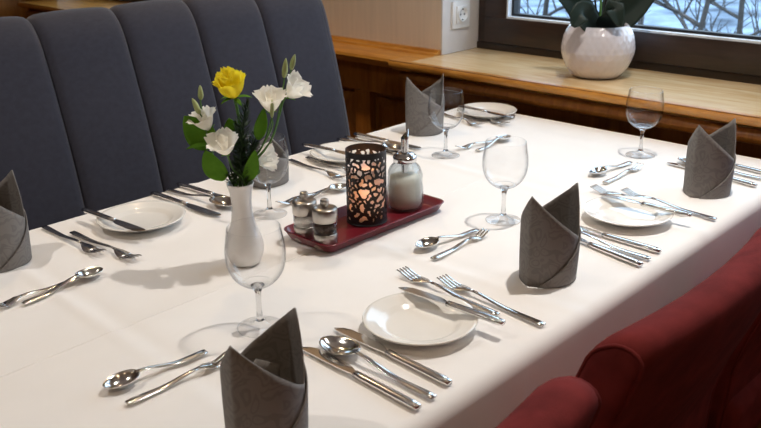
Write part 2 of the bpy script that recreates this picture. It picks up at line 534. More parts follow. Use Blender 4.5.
# windows: fixed frame, sash, glazing bar strip, panes
def window(name, ya, yb, splits):
    w_ = struct(bpy.data.objects.new(name, None), 'window with dark brown timber frame'); C.objects.link(w_)
    XF = 2.30
    t = .022
    def fr(nm, lo, hi, m, b=.003): return box(nm, lo, hi, m, w_, bev=b)
    fr('fixed_frame', (XF, ya, WZ0), (XF + .09, yb, WZ0 + t), MT['frame'])
    fr('fixed_frame', (XF, ya, WZ1 - t), (XF + .09, yb, WZ1), MT['frame'])
    edges = [ya] + splits + [yb]
    fr('fixed_frame', (XF, ya + .006, WZ0 + t), (XF + .09, ya + .036, WZ1 - t), MT['frame'])
    fr('fixed_frame', (XF, yb - .036, WZ0 + t), (XF + .09, yb - .006, WZ1 - t), MT['frame'])
    for s in splits:
        fr('fixed_frame', (XF, s - .02, WZ0 + t), (XF + .09, s + .02, WZ1 - t), MT['frame'])
    for i, (a, b) in enumerate(zip(edges, edges[1:])):
        a2 = a + (.036 if i == 0 else .02) + .002; b2 = b - (.036 if i == len(edges) - 2 else .02) - .002
        z0, z1 = WZ0 + t + .003, WZ1 - t - .003
        ww = .082
        xs = XF - .012
        sash = bpy.data.objects.new('sash', None); C.objects.link(sash); sash.parent = w_
        def sb(nm, lo, hi, m, b=.004): return box(nm, lo, hi, m, sash, bev=b)
        sb('sash_rail', (xs, a2, z0), (XF + .07, b2, z0 + ww), MT['frame'])
        sb('sash_rail', (xs, a2, z1 - ww), (XF + .07, b2, z1), MT['frame'])
        sb('sash_stile', (xs, a2, z0 + ww), (XF + .07, a2 + ww, z1 - ww), MT['frame'])
        sb('sash_stile', (xs, b2 - ww, z0 + ww), (XF + .07, b2, z1 - ww), MT['frame'])
        ga, gb, gz0, gz1 = a2 + ww, b2 - ww, z0 + ww, z1 - ww
        # pale bead and dark gasket round the pane
        for (c0, c1, m, x0, x1) in ((.0, .006, 'alu', XF - .008, XF + .02), (.006, .014, 'rubber', XF + .012, XF + .034)):
            sb('glazing_bead', (x0, ga + c0, gz0 + c0), (x1, gb - c0, gz0 + c1), MT[m], 0)
            sb('glazing_bead', (x0, ga + c0, gz1 - c1), (x1, gb - c0, gz1 - c0), MT[m], 0)
            sb('glazing_bead', (x0, ga + c0, gz0 + c1), (x1, ga + c1, gz1 - c1), MT[m], 0)
            sb('glazing_bead', (x0, gb - c1, gz0 + c1), (x1, gb - c0, gz1 - c1), MT[m], 0)
        sb('pane', (X_GLASS - .004, ga + .012, gz0 + .012), (X_GLASS, gb - .012, gz1 - .012), MT['pane'], 0)
    return w_
window('window_1', NICHES[0][0] + .006, NICHES[0][1] - .006, [.69])
window('window_2', NICHES[1][0] + .006, NICHES[1][1] - .006, [])

for k, (a, b) in enumerate(NICHES):               # sky portals in the window openings (sampling only)
    ld = bpy.data.lights.new('window_portal', 'AREA'); ld.shape = 'RECTANGLE'
    ld.size = WZ1 - WZ0; ld.size_y = b - a
    ld.cycles.is_portal = True
    lo = bpy.data.objects.new('window_portal', ld); C.objects.link(lo)
    lo.location = (2.44, (a + b) / 2, (WZ0 + WZ1) / 2); lo.rotation_euler = (0, PI / 2, 0)

# ceiling downlights: first pair read from cast shadows, the others added as unseen fill
for i, (x, y) in enumerate(LAMP_SPOTS):
    t = thing('ceiling_and_fill_lamp', 'unseen round ceiling downlight with a steel ring, some of the set added as fill', 'lamp', (x, y, ZC), 0, 'ceiling downlights')
    mesh('ring', *lathe([(.045, -.002), (.052, -.006), (.06, -.004), (.062, 0), (.045, 0)], 32), MT['brushed'], t)
    mesh('bulb', *lathe([(0, -.003), (.044, -.003), (.044, 0)], 32), MT['lamp'], t)
    ld = bpy.data.lights.new('downlight', 'AREA'); ld.shape = 'DISK'; ld.size = .05
    ld.energy = LAMP_POWER[i]; ld.color = (1.0, .94, .87) if i < 2 else (1.0, .74, .45); ld.spread = math.radians(120)
    lo = bpy.data.objects.new('downlight', ld); C.objects.link(lo); lo.parent = t
    lo.location = (0, 0, -.01)

# wall socket in the window reveal
so = thing('wall_socket', 'white square power socket on the window reveal beside the beige wall', 'socket', (2.205, NICHES[0][1] - .006, ZT + .207))
def sq(o_, n_, lo, hi, m, b): return box(n_, lo, hi, m, o_, bev=b)
sq(so, 'frame', (-.043, -.008, -.043), (.043, 0, .043), MT['plastic'], .003)
sq(so, 'insert', (-.027, -.012, -.027), (.027, -.008, .027), MT['plastic'], .002)
def turn(vf):                                    # lathe axis z -> -y
    return [(x, -z, y) for x, y, z in vf[0]], vf[1]
mesh('well', *turn(lathe([(.0235, .0115), (.0228, .0165), (.0212, .0165), (.0200, .0125), (0, .0122)], 32)), MT['plastic'], so)
for s in (-1, 1):
    mesh('pin_hole', *turn(lathe([(.0032, .0122), (.003, .0128), (0, .0128)], 12, (s * .0095, 0))), MT['hole'], so)
    box('earth_clip', (-.003, -.0135, s * .0165 - .002), (.003, -.0122, s * .0165 + .002), MT['chrome'], so)

# ================================================================== BENCH
def bench():
    t = thing('bench', 'slate grey upholstered bench with tall fluted channel back behind the table', 'bench', (0, 0, -.011))
    prof = smoothpts([(1.66, .44), (1.68, .55), (1.70, .69), (1.735, .85), (1.775, .99), (1.80, 1.055), (1.835, 1.09), (1.875, 1.085), (1.90, 1.05), (1.905, .95), (1.905, .6)], 4)
    edges = [-1.36, -1.16, -.96, -.76, -.56, -.36, -.16, .04, .24, .445, .65, .85, 1.05, 1.25, 1.455, 1.672]
    nrm = []
    for i in range(len(prof)):
        d = (prof[min(i + 1, len(prof) - 1)] - prof[max(i - 1, 0)]).normalized()
        nrm.append(Vector((-d.y, d.x)))         # outward (front, top, rear)
    for k, (a, b) in enumerate(zip(edges, edges[1:])):
        last = k == len(edges) - 2
        def fn(u, v, a=a, b=b, last=last):
            i = v * (len(prof) - 1); j = min(int(i), len(prof) - 2); fr_ = i - j
            p = prof[j].lerp(prof[j + 1], fr_); n = nrm[j].lerp(nrm[j + 1], fr_)
            e = 2 * u - 1
            bul = .016 * (1 - .25 * e * e - .75 * abs(e) ** 14) - .010
            if last and e > .4: bul = .016 * (1 - .25 * e * e) - .010 - .012 * max(0, (e - .8) / .2) ** 2
            q = p + n * bul
            return (a + (b - a) * u, q.x, q.y)
        # finer near the seams
        us = [0, .006, .02, .05, .1, .2, .35, .5, .65, .8, .9, .95, .98, .994, 1]
        v, f = [], []
        nv = len(prof) - 1
        for u in us:
            for j in range(nv + 1): v.append(fn(u, j / nv))
        for i in range(len(us) - 1):
            for j in range(nv):
                q = i * (nv + 1) + j
                f.append((q, q + nv + 1, q + nv + 2, q + 1))
        mesh('back_channel', v, f, MT['bench'], t, fix=False)
    # end cheek closing the back
    loop = [(p.x, p.y) for p in prof]
    v = [(1.662, y, z) for y, z in loop]; c0 = len(v)
    v += [(1.675, y + (1.79 - y) * .04, z + (.75 - z) * .02) for y, z in loop]
    n = len(loop)
    f = [(i, i + 1, n + i + 1, n + i) for i in range(n - 1)] + [tuple(range(n, 2 * n))]
    mesh('end_cheek', v, f, MT['bench'], t)
    box('seat', (-1.36, 1.22, .32), (1.67, 1.72, .46), MT['bench'], t, bev=.03, seg=3)
    box('base', (-1.34, 1.28, .011), (1.65, 1.88, .32), MT['woodv'], t, bev=.004)
    return t
bench()

# ================================================================== TABLE AND CLOTH
TX0, TX1, TY0, TY1 = -.12, 1.948, .545, 1.494
tb = thing('dining_table', 'long wooden dining table hidden under the white tablecloth', 'table', ((TX0 + TX1) / 2, (TY0 + TY1) / 2, 0))
hx, hy = (TX1 - TX0) / 2 - .016, (TY1 - TY0) / 2 - .016
box('table_top', (-hx, -hy, ZT - .036), (hx, hy, ZT - .006), MT['darkwood'], tb, bev=.003)
for sx in (-1, 1):
    xx = sx * (hx - .3)
    box('column', (xx - .04, -.04, .03), (xx + .04, .04, ZT - .036), MT['darkwood'], tb, bev=.004)
    box('foot', (xx - .28, -.09, 0), (xx + .28, .09, .03), MT['darkwood'], tb, bev=.006)

def cloth():
    R, DROP = .022, .235
    def fold_y(x): return 1.005 + .0225 * (x - .355) + .0035 * math.sin(x * 5.1)
    # stations across y: drop, rounded edge, top, rounded edge, drop (arc length based)
    def across():
        st = []
        for i in range(10): st.append(('d0', 1 - i / 10))
        for i in range(7): st.append(('r0', i / 6))
        ya, yb = TY0 + R, TY1 - R
        top = [ya + (yb - ya) * i / 72 for i in range(1, 72)]
        top = [y for y in top if abs(y - 1.018) > .02]
        for y in top: st.append(('t', y))
        for d in (-.018, -.012, -.007, -.004, -.0025, -.0014, -.0007, 0, .0007, .0014, .0025, .004, .007, .012, .018): st.append(('f', d))
        st.sort(key=lambda s: -3 + s[1] * -1 if s[0] == 'd0' else (-2 + s[1] * .1 if s[0] == 'r0' else (s[1] if s[0] == 't' else 1.018 + s[1])))
        for i in range(7): st.append(('r1', i / 6))
        for i in range(1, 11): st.append(('d1', i / 10))
        return st
    st = across()
    xs = [TX0 + (TX1 - TX0 - R) * i / 480 for i in range(480)]
    def crease(x, y):
        z = 0
        for x0, a, wd, sl in ((.515, .0016, .012, .05), (.985, .0013, .013, -.03), (1.425, .0017, .014, .02), (.06, .0014, .012, 0), (1.80, .001, .015, 0)):
            d = x - x0 - sl * (y - 1.02)
            a *= 1.7
            z += a * math.exp(-(d / wd) ** 2) * (.6 + .4 * math.sin(y * 9 + x0 * 7)) - a * .7 * math.exp(-((d - wd * 2.2) / (wd * 1.3)) ** 2)
        z += .0007 * noise.noise(Vector((x * 5, y * 7, 1.7))) + .0004 * noise.noise(Vector((x * 17, y * 15, 4.2)))
        return z
    v, f = [], []
    rows = []
    def wave(s, y0):
        return .006 * math.sin(s * 9.0 + y0) + .004 * math.sin(s * 23 + 1.3 * y0)
    def point(x, s, endk=0.0):
        k, a = s
        if k in ('d0', 'd1'):
            sg = -1 if k == 'd0' else 1
            y = (TY0 if k == 'd0' else TY1)
            ww = a * wave(x, sg)
            cre = -.004 * a * math.exp(-((x - .845) / .008) ** 2) if k == 'd0' else 0
            return (x, y + sg * (ww * (.3 if sg < 0 else 1) + (.001 if sg < 0 else .012) * a - cre), ZT - R - a * DROP)
        if k == 'r0':
            th = PI - a * PI / 2
            return (x, TY0 + R + R * math.cos(th), ZT - R + R * math.sin(th) + (crease(x, TY0 + R) * a))
        if k == 'r1':
            th = PI / 2 - a * PI / 2
            return (x, TY1 - R + R * math.cos(th), ZT - R + R * math.sin(th) + (crease(x, TY1 - R) * (1 - a)))
        if k == 't':
            y = a + (fold_y(x) - 1.018) * (1 - abs(a - 1.018) / .48)
            return (x, y, ZT + crease(x, y))
        y = fold_y(x) + a
        rid = (.0004 * max(0, 1 - abs(a - .003) / .003) - .0016 * max(0, 1 - abs(a) / .0014)) * max(0, min(1, (1.46 - x) / .1))
        return (x, y, ZT + crease(x, y) + rid)
    for x in xs:
        rows.append([point(x, s) for s in st])
    base = rows[-1]
    # window end: round over and hang down
    for i in range(1, 7):
        th = PI / 2 - PI / 2 * i / 6
        rows.append([(TX1 - R + R * math.cos(th), p[1], p[2] - R * (1 - math.sin(th))) for p in [point(TX1 - R, s) for s in st]])
    for i in range(1, 7):
        rows.append([(TX1, p[1], p[2] - R - (.12 * i / 6) * (1 if s[0] in 'tf' else .3)) for p, s in zip([point(TX1 - R, s) for s in st], st)])
    n = len(st)
    for r in rows: v += r
    for i in range(len(rows) - 1):
        for j in range(n - 1):
            f.append((i * n + j, (i + 1) * n + j, (i + 1) * n + j + 1, i * n + j + 1))
    o = mesh('tablecloth', v, f, MT['cloth'], fix=False)
    tag(o, 'white tablecloth with ironed fold lines covering the long table', 'tablecloth')
cloth()

# ================================================================== CHAIRS
def chair(cx, label):
    t = thing('upholstered_chair', label, 'chair', (cx, .40, 0), 0, 'red upholstered chairs along the table')
    hw = .255
    zb, zt = .40, .868
    # rear face y by height (world), thickness
    def rear(z):
        k = [(.40, .455), (.55, .447), (.62, .427), (.70, .397), (.78, .368), (.877, .338)]
        for (a, ya), (b, yb) in zip(k, k[1:]):
            if z <= b: return ya + (yb - ya) * (z - a) / (b - a)
        return k[-1][1]
    th = lambda z: .085 - .02 * (z - zb) / (zt - zb)
    loop = []
    zs = [zb + (zt - .03 - zb) * i / 12 for i in range(13)]
    for z in zs: loop.append((rear(z) + th(z), z))
    r = th(zt - .03) / 2; cy = rear(zt - .03) + r
    for i in range(1, 10):
        a = PI * i / 10
        loop.append((cy + r * math.cos(a) - .012 * math.sin(a), zt - .03 + .03 * math.sin(a)))
    for z in zs[::-1]: loop.append((rear(z), z))
    n = len(loop)
    gy = sum(p[0] for p in loop) / n; gz = sum(p[1] for p in loop) / n
    v, f = [], []
    stations = []
    for d, ins in ((0, .010), (.002, .0055), (.006, .002), (.012, 0), (.03, 0), (.06, 0), (.12, 0), (.19, 0)): stations.append((-hw + d, ins, d))
    stations += [(0, 0, .25)] + [(-x, i, d) for x, i, d in stations[::-1]]
    rr = .035
    for x, ins, d in stations:
        drop = rr - math.sqrt(max(0, rr * rr - max(0, rr - d) ** 2))
        k = 1 - drop * .55 / (zt - zb)
        bow = .022 * (1 - (x / hw) ** 2)
        for (y, z) in loop:
            z2 = zb + (z - zb) * k
            yy_ = y - bow * min(1, (z - zb) / .3)
            dy, dz = y - rear(min(z, zt - .03)) - r, 0
            yy_ -= math.copysign(min(ins, abs(dy)), dy) if abs(dy) > 1e-4 else 0
            if z > zt - .03: z2 -= ins * (z - zt + .03) / .03
            v.append((x, yy_ - .40, z2))
    for i in range(len(stations) - 1):
        for j in range(n):
            q = (j + 1) % n
            f.append((i * n + j, i * n + q, (i + 1) * n + q, (i + 1) * n + j))
    f.append(tuple(range(n))); f.append(tuple(range((len(stations) - 1) * n, len(stations) * n)))
    b = mesh('backrest', v, f, MT['red'], t)
    for i in (2, len(stations) - 3):             # piping round each end
        pts = [v[i * n + j] for j in range(n)]
        mesh('piping', *tube(pts, .0028, 6), MT['red'], b)
    box('seat', (-.25, .03, .36), (.25, .50, .475), MT['red'], t, bev=.03, seg=3)
    for sx in (-1, 1):
        for yy2, dy in ((.07, -.06), (.46, .0)):
            pv, pf = tube([(sx * .21, yy2, .37), (sx * .215, yy2 + dy, 0)], [.022, .015], 10)
            mesh('leg', pv, pf, MT['darkwood'], t)
    return t
chair(.432, 'red velvet chair, nearest of the row, only its back corner shows at the bottom')
chair(1.02, 'red velvet chair with its whole curved back in view at the right')
chair(1.605, 'red velvet chair in shadow, furthest along the row toward the window')

# ================================================================== CUTLERY
def arc(x, pts):
    for (a, za), (b, zb) in zip(pts, pts[1:]):
        if x <= b:
            k = (x - a) / (b - a); k = k * k * (3 - 2 * k)
            return za + (zb - za) * k
    return pts[-1][1]

def handle_secs(L, wend, wneck, arch, th=.0026):
    out = []
    for i in range(15):
        k = i / 14; x = L * k
        hw = (wend + (wneck - wend) * k ** 1.3) / 2
        if i == 0: hw *= .85
        z = arc(x, arch)
        out.append((x, hw, z, z + th * (1.15 - .25 * k)))
    return out

def make_fork(L, name, wide=.024, tines=4):
    t = thing(name, 'x', 'fork')
    h = L * .66
    arch = [(0, .0022), (L * .3, .0014), (h, .0068), (L * .84, .0016), (L, .0085)]
    mesh('handle', *loft(handle_secs(h, .0125, .0055, arch)), MT['steel'], t)
    parts = []
    secs = []
    for k, hw in ((0, .00275), (.1, .004), (.2, .0075), (.32, wide / 2 * .86), (.42, wide / 2), (.5, wide / 2)):
        x = h + (L - h) * k
        secs.append((x, hw, arc(x, arch), arc(x, arch) + .0022))
    parts.append(loft(secs))
    gap = wide / tines
    for i in range(tines):
        y0 = -wide / 2 + gap * (i + .5)
        s2 = []
        for k in (.48, .6, .75, .9, 1.0):
            x = h + (L - h) * k
            hw = gap * (.36 if k < .8 else (.28 if k < .95 else .12))
            s2.append((x, hw, arc(x, arch), arc(x, arch) + .002))
        pv, pf = loft(s2)
        parts.append(([(x, y + y0, z) for x, y, z in pv], pf))
    mesh('fork_head', *join(parts), MT['steel'], t)
    return t

def make_spoon(L, name, wide=.04, bl=.062):
    t = thing(name, 'x', 'spoon')
    h = L - bl
    arch = [(0, .0022), (L * .25, .0016), (h, .0115), (L, .0105)]
    mesh('handle', *loft(handle_secs(h + .004, .0125, .0055, arch)), MT['steel'], t)
    def fn(u, v):
        r = v; a = 2 * PI * u
        eg = 1 + .12 * math.cos(a)               # egg: broader toward the handle
        x = h + bl / 2 - math.cos(a) * r * bl / 2
        y = math.sin(a) * r * wide / 2 * eg
        rim = .0125 - .003 * (x - h) / bl
        return (x, y, rim - .0105 * (1 - r ** 2.4) + .0006)
    mesh('bowl', *sheet(fn, 36, 9, .0011, True), MT['steel'], t)
    return t

def make_knife(L, name, blade_w=.019):
    t = thing(name, 'x', 'knife')
    h = L * .52
    secs = []
    for i in range(11):
        k = i / 10
        hw = (.0125 - .002 * k) / 2 * (.8 if i == 0 else 1)
        secs.append((h * k, hw, .0004 + (.0008 if i == 0 else 0), .0082 - (.001 if i == 0 else 0) - .0012 * k))
    mesh('handle', *loft(secs), MT['steel'], t)
    b = []
    for k, lo, hi in ((0, -.005, .005), (.05, -.0048, .0048), (.12, -.0075, .0055), (.2, -blade_w * .52, .0065), (.5, -blade_w * .58, .0075), (.8, -blade_w * .52, .0078), (.92, -blade_w * .3, .0075), (.98, -.001, .006), (1, .0025, .0045)):
        x = h + (L - h) * k
        zc = .0042 - .0012 * k
        b.append([(x, lo, zc), (x, (lo + hi) / 2, zc + .0008), (x, hi, zc + .0011), (x, hi, zc - .0008), (x, (lo + hi) / 2, zc - .0006)])
    v = [p for s in b for p in s]; n = 5
    f = [(i * n + j, i * n + (j + 1) % n, (i + 1) * n + (j + 1) % n, (i + 1) * n + j) for i in range(len(b) - 1) for j in range(n)]
    f += [tuple(range(n)), tuple(range(len(v) - n, len(v)))]
    o = mesh('blade', v, f, MT['steel'], t); sharp(o, 30)
    return t

PROTO = dict(fork=make_fork(.203, 'table_fork'), dfork=make_fork(.152, 'dessert_fork', .019, 3), spoon=make_spoon(.200, 'soup_spoon', .043, .066),
             dspoon=make_spoon(.142, 'dessert_spoon', .031, .046), knife=make_knife(.210, 'table_knife'), bknife=make_knife(.182, 'butter_knife', .018))
TIPZ = dict(fork=.011, dfork=.010, spoon=.011, dspoon=.011, knife=.004, bknife=.02)
LEN = dict(fork=.203, dfork=.152, spoon=.2, dspoon=.142, knife=.21, bknife=.182)
GRP = dict(fork='table forks', dfork='dessert forks', spoon='soup spoons', dspoon='dessert spoons', knife='table knives', bknife='butter knives on the bread plates')
used = set()
def lay(kind, tip, end, label, anchor='end'):
    """cutlery from handle-end and tip pixels; real length is fixed"""
    zl = .019 if kind == 'bknife' else 0.0
    a = T(end[0], end[1], ZT + .004 + zl); b = T(tip[0], tip[1], ZT + TIPZ[kind] + (.0 if kind != 'bknife' else .0))
    ang = math.atan2(b.y - a.y, b.x - a.x)
    L = LEN[kind]
    if anchor == 'tip':
        a = Vector((b.x - L * math.cos(ang), b.y - L * math.sin(ang), 0))
    p = PROTO[kind]
    if kind in used: p = dup(p, label)
    used.add(kind)
    p.location = (a.x, a.y, ZT + .0012 + zl); p.rotation_euler = (0, 0, ang)
    p['label'] = label; p['group'] = GRP[kind]
    return p

# near side, first place (beside the napkin at the bottom edge)
lay('knife', (316, 353), (418.6, 408.5), 'table knife nearest the bottom edge, right of the foreground napkin')
lay('spoon', (314, 333), (434, 398), 'soup spoon between two knives right of the foreground napkin')
lay('knife', (336, 327), (449.7, 384), 'table knife lying in front of the foreground bread plate')
lay('dspoon', (107, 385), (206, 352), 'dessert spoon left of the foreground napkin')
lay('dfork', (222, 357), (127, 404), 'dessert fork whose tines touch the foreground napkin')
# near side, middle place
lay('fork', (401, 268), (497.6, 315), 'table fork behind the foreground plate, half under the butter knife')
lay('fork', (430, 271), (543.4, 325.5), 'table fork left of the middle napkin, outermost behind the foreground plate')
lay('dspoon', (416.7, 246), (471.5, 232), 'dessert spoon in front of the tray corner and the middle wine glass', 'tip')
lay('dfork', (491.8, 227.3), (432.6, 259.2), 'dessert fork pointing at the foot of the middle wine glass')
lay('knife', (568, 236), (641, 265.2), 'table knife just right of the middle napkin', )
lay('spoon', (575, 232), (649.6, 259), 'soup spoon between two knives right of the middle napkin')
lay('knife', (584, 229.5), (660, 252), 'table knife in front of the right bread plate')
# near side, far place
lay('fork', (589.8, 184.7), (684, 214), 'table fork above the right bread plate, beside the butter knife')
lay('fork', (614.2, 186), (715.5, 219.5), 'table fork pointing toward the right napkin, outermost at the right plate')
lay('dspoon', (591, 172.6), (626, 164), 'dessert spoon in front of the wine glass by the window sill', 'tip')
lay('dfork', (646, 161.4), (604.4, 183), 'dessert fork touching the foot of the wine glass near the window')
lay('knife', (663, 161), (756, 186), 'table knife passing behind the right napkin, nearer one')
lay('spoon', (680, 158), (768, 180), 'soup spoon passing behind the right napkin')
lay('knife', (694, 155), (783, 178), 'table knife behind the right napkin, furthest from camera')
# bench side, first place
lay('fork', (105, 253), (43.8, 226.8), 'table fork left of the left bread plate, nearer the left napkin')
lay('fork', (132, 255), (72, 232.5), 'table fork immediately left of the left bread plate')
lay('dspoon', (101.5, 267.5), (14, 308), 'dessert spoon in front of the left napkin', 'tip')
lay('dfork', (-12, 307), (82, 277), 'dessert fork at the left edge of the picture behind the dessert spoon')
# bench side, middle place
lay('knife', (217, 215), (152.6, 193.4), 'table knife right of the left bread plate')
lay('spoon', (234, 204), (167, 189.5), 'soup spoon between knives left of the flower vase')
lay('knife', (228, 199), (178.4, 184.3), 'table knife furthest toward the bench, left of the flower vase')
lay('fork', (339, 174.5), (290, 160), 'table fork behind the salt and pepper mills')
lay('fork', (352, 170), (307, 157.5), 'table fork half hidden behind the candle lantern')
lay('dspoon', (348, 184), (281, 206), 'dessert spoon behind the tray, bowl beside the lantern', 'tip')
lay('dfork', (277, 203), (335, 187), 'dessert fork behind the salt mill')
# bench side, far place
lay('knife', (423, 149), (354.7, 134), 'table knife just left of the far napkin')
lay('spoon', (412, 152), (346, 136.6), 'soup spoon left of the far napkin behind the lantern')
lay('knife', (405, 155), (338, 139.5), 'table knife behind the lantern, left of the far napkin')
lay('fork', (482, 124), (438, 112), 'table fork beside the far bread plate behind the far wine glass', 'tip')
lay('fork', (507, 123), (463, 112), 'table fork in front of the far bread plate', 'tip')
lay('dspoon', (508.5, 135), (472, 153), 'dessert spoon behind the middle wine glass', 'tip')
lay('dfork', (457, 147), (493, 140.6), 'dessert fork right of the far wine glass', 'tip')

# ================================================================== PLATES
R_PL = .0805
pp = [(0, .0035), (.040, .0035), (.0405, 0), (.0445, 0), (.046, .003), (.056, .0068), (.075, .0135), (.0795, .0158), (R_PL, .017), (.0795, .0182), (.074, .0165), (.060, .0115), (.0555, .0105), (.051, .0065), (.046, .0055), (0, .0055)]
def plate(px, label):
    p = T(px[0], px[1], ZT + .015)
    o = mesh('bread_plate', *lathe(pp, 64), MT['plate'])
    o.location = (p.x, p.y, ZT + .0012)
    tag(o, label, 'plate', 'bread plates')
    return p
plate((420, 319), 'white bread plate nearest the camera, front centre')
plate((627.5, 212), 'white bread plate right of the middle napkin')
plate((141.5, 217), 'white bread plate at the left near the bench')
plate((345, 152.5), 'white bread plate behind the candle lantern')
plate((487, 110.5), 'white bread plate furthest away beside the window sill')
lay('bknife', (403.5, 290), (503.4, 324), 'butter knife on the foreground bread plate')
lay('bknife', (601, 196), (691, 216), 'butter knife on the right bread plate')
lay('bknife', (146, 234), (83.7, 210), 'butter knife on the left bread plate')
lay('bknife', (347, 155), (303, 144.5), 'butter knife on the bread plate behind the lantern')
lay('bknife', (499, 115.8), (459, 106.5), 'butter knife on the furthest bread plate')

# ================================================================== WINE GLASSES
def glass(px, label):
    p = T(*px)
    t = thing('wine_glass', label, 'wine glass', (p.x, p.y, ZT + .001), 0, 'empty wine glasses')
    foot = [(0, 0), (.030, 0), (.0325, .0008), (.0328, .0018), (.030, .0028), (.018, .0048), (.009, .0078), (0.0058, .012)]
    mesh('foot', *lathe(foot + [(0, .012)], 48), MT['glass'], t)
    stem = [(0, .0118), (.0058, .0118), (.0044, .018), (.0038, .028), (.0038, .046), (.0046, .056), (.0075, .0625), (.0095, .066), (0, .067)]
    mesh('stem', *lathe(stem, 24), MT['stem'], t)
    outer = smoothpts([(.006, .0635), (.019, .0678), (.0310, .078), (.0385, .092), (.0412, .107), (.0410, .122), (.0388, .137), (.0365, .1515)], 5)
    o2 = [(a.x, a.y) for a in outer]
    inner = [(max(0, a - .0011), b + (.0035 if i < 6 else 0)) for i, (a, b) in enumerate(o2)]
    mesh('bowl', *lathe([(0, .063)] + o2 + [(.0360, .1522)] + inner[::-1] + [(0, .0672)], 56), MT['glass'], t)
glass((503, 221), 'empty wine glass behind the middle napkin')
glass((260.5, 328), 'empty wine glass in the foreground in front of the flower vase')
glass((445.5, 156), 'empty wine glass beside the far napkin')
glass((640, 156), 'empty wine glass in front of the window sill, left of the right napkin')
glass((270, 215), 'empty wine glass behind the flowers')

# ================================================================== NAPKINS
def napkin(px, rz, label, base=None):
    p = base or T(*px)
    t = thing('folded_napkin', label, 'napkin', (p[0], p[1], ZT + .001), rz, 'folded grey napkins')
    A, B = .054, .042
    key = [(-22, .147), (0, .132), (35, .108), (70, .090), (100, .080), (130, .098), (155, .121), (180, .147), (210, .124), (240, .102), (270, .083), (300, .069), (318, .105), (338, .147)]
    def hgt(d):
        d = d % 360
        if d > 338: d -= 360
        for (a, ha), (b, hb) in zip(key, key[1:]):
            if a <= d <= b: return ha + (hb - ha) * (d - a) / (b - a)
    def surf(d, z, out=0.0):
        a = math.radians(d)
        k = 1 + .03 * math.sin(min(1, z / .14) * PI) + (.07 * max(0, math.cos(a + .5)) * z / .16)
        tri = 1 - 2 * abs((a + PI) % (2 * PI) - PI) / PI     # soft corners at both ends
        return ((A * k + out) * (.5 * math.cos(a) + .5 * tri), (B * k + out) * math.sin(a), z)
    mesh('wrap', *sheet(lambda u, v: surf(u * 360, hgt(u * 360) * v), 96, 12, .0016, True), MT['napkin'], t)
    def flap(u, v):                              # lower layer that crosses the front from bottom left to mid right
        d = 200 + 165 * u
        top = .0005 + .0685 * (d - 200) / 100 if d < 300 else .069 + .03 * ((d - 300) / 65)
        return surf(d, top * v, .0032)
    mesh('flap', *sheet(flap, 60, 8, .0016), MT['napkin'], t)
    def tuck(u, v):                              # folded corner standing inside
        x = -.036 + .074 * u
        return (x, .006 + .012 * math.sin(u * PI) - .004 * v, .02 + v * (.075 - .05 * abs(u - .62)))
    mesh('inner_fold', *sheet(tuck, 16, 6, .0016), MT['napkin'], t)
    return t
D = math.radians
napkin((546.5, 276), D(0), 'grey folded napkin standing in the middle of the near side of the table')
napkin((0, 0), D(18), 'grey folded napkin in the foreground at the bottom edge', (.497, .650))
napkin((705.5, 192), D(-8), 'grey folded napkin at the right in front of the window sill')
napkin((424, 132), D(-12), 'grey folded napkin at the far end beside the wood panelling')
napkin((3, 262), D(38), 'grey folded napkin cut off by the left edge of the picture')
napkin((269, 181), D(-134), 'grey folded napkin hidden behind the flowers and the wine glass').scale = (1, 1, .58)

# ================================================================== TRAY SET
TRX, TRY, TRR = 1.052, 1.031, D(-.8)
def tray():
    t = thing('serving_tray', 'maroon rectangular serving tray with raised rim under the lantern', 'tray', (TRX, TRY, ZT + .001), TRR)
    def rr(hx, hy, r, z, n=6):
        o = []
        for cx, cy, a0 in ((hx - r, hy - r, 0), (-hx + r, hy - r, PI / 2), (-hx + r, -hy + r, PI), (hx - r, -hy + r, 1.5 * PI)):
            for i in range(n + 1):
                a = a0 + PI / 2 * i / n
                o.append((cx + r * math.cos(a), cy + r * math.sin(a), z))
        return o
    loops = [rr(.140, .050, .012, 0), rr(.1455, .0555, .015, .003), rr(.1535, .0635, .02, .0175), rr(.1550, .065, .021, .0187), rr(.1540, .064, .02, .0197), rr(.1505, .0605, .018, .0187), rr(.144, .054, .014, .0058), rr(.141, .051, .012, .0045)]
    n = len(loops[0]); v = [p for l in loops for p in l]
    f = [(i * n + j, i * n + (j + 1) % n, (i + 1) * n + (j + 1) % n, (i + 1) * n + j) for i in range(len(loops) - 1) for j in range(n)]
    f.append(tuple(range(n))); f.append(tuple(range(len(v) - n, len(v))))
    # the rim and the base of the tray are pressed from one sheet
    sharp(mesh('dish', v, f, MT['tray'], t), 60)
tray()
ZB = ZT + .0058

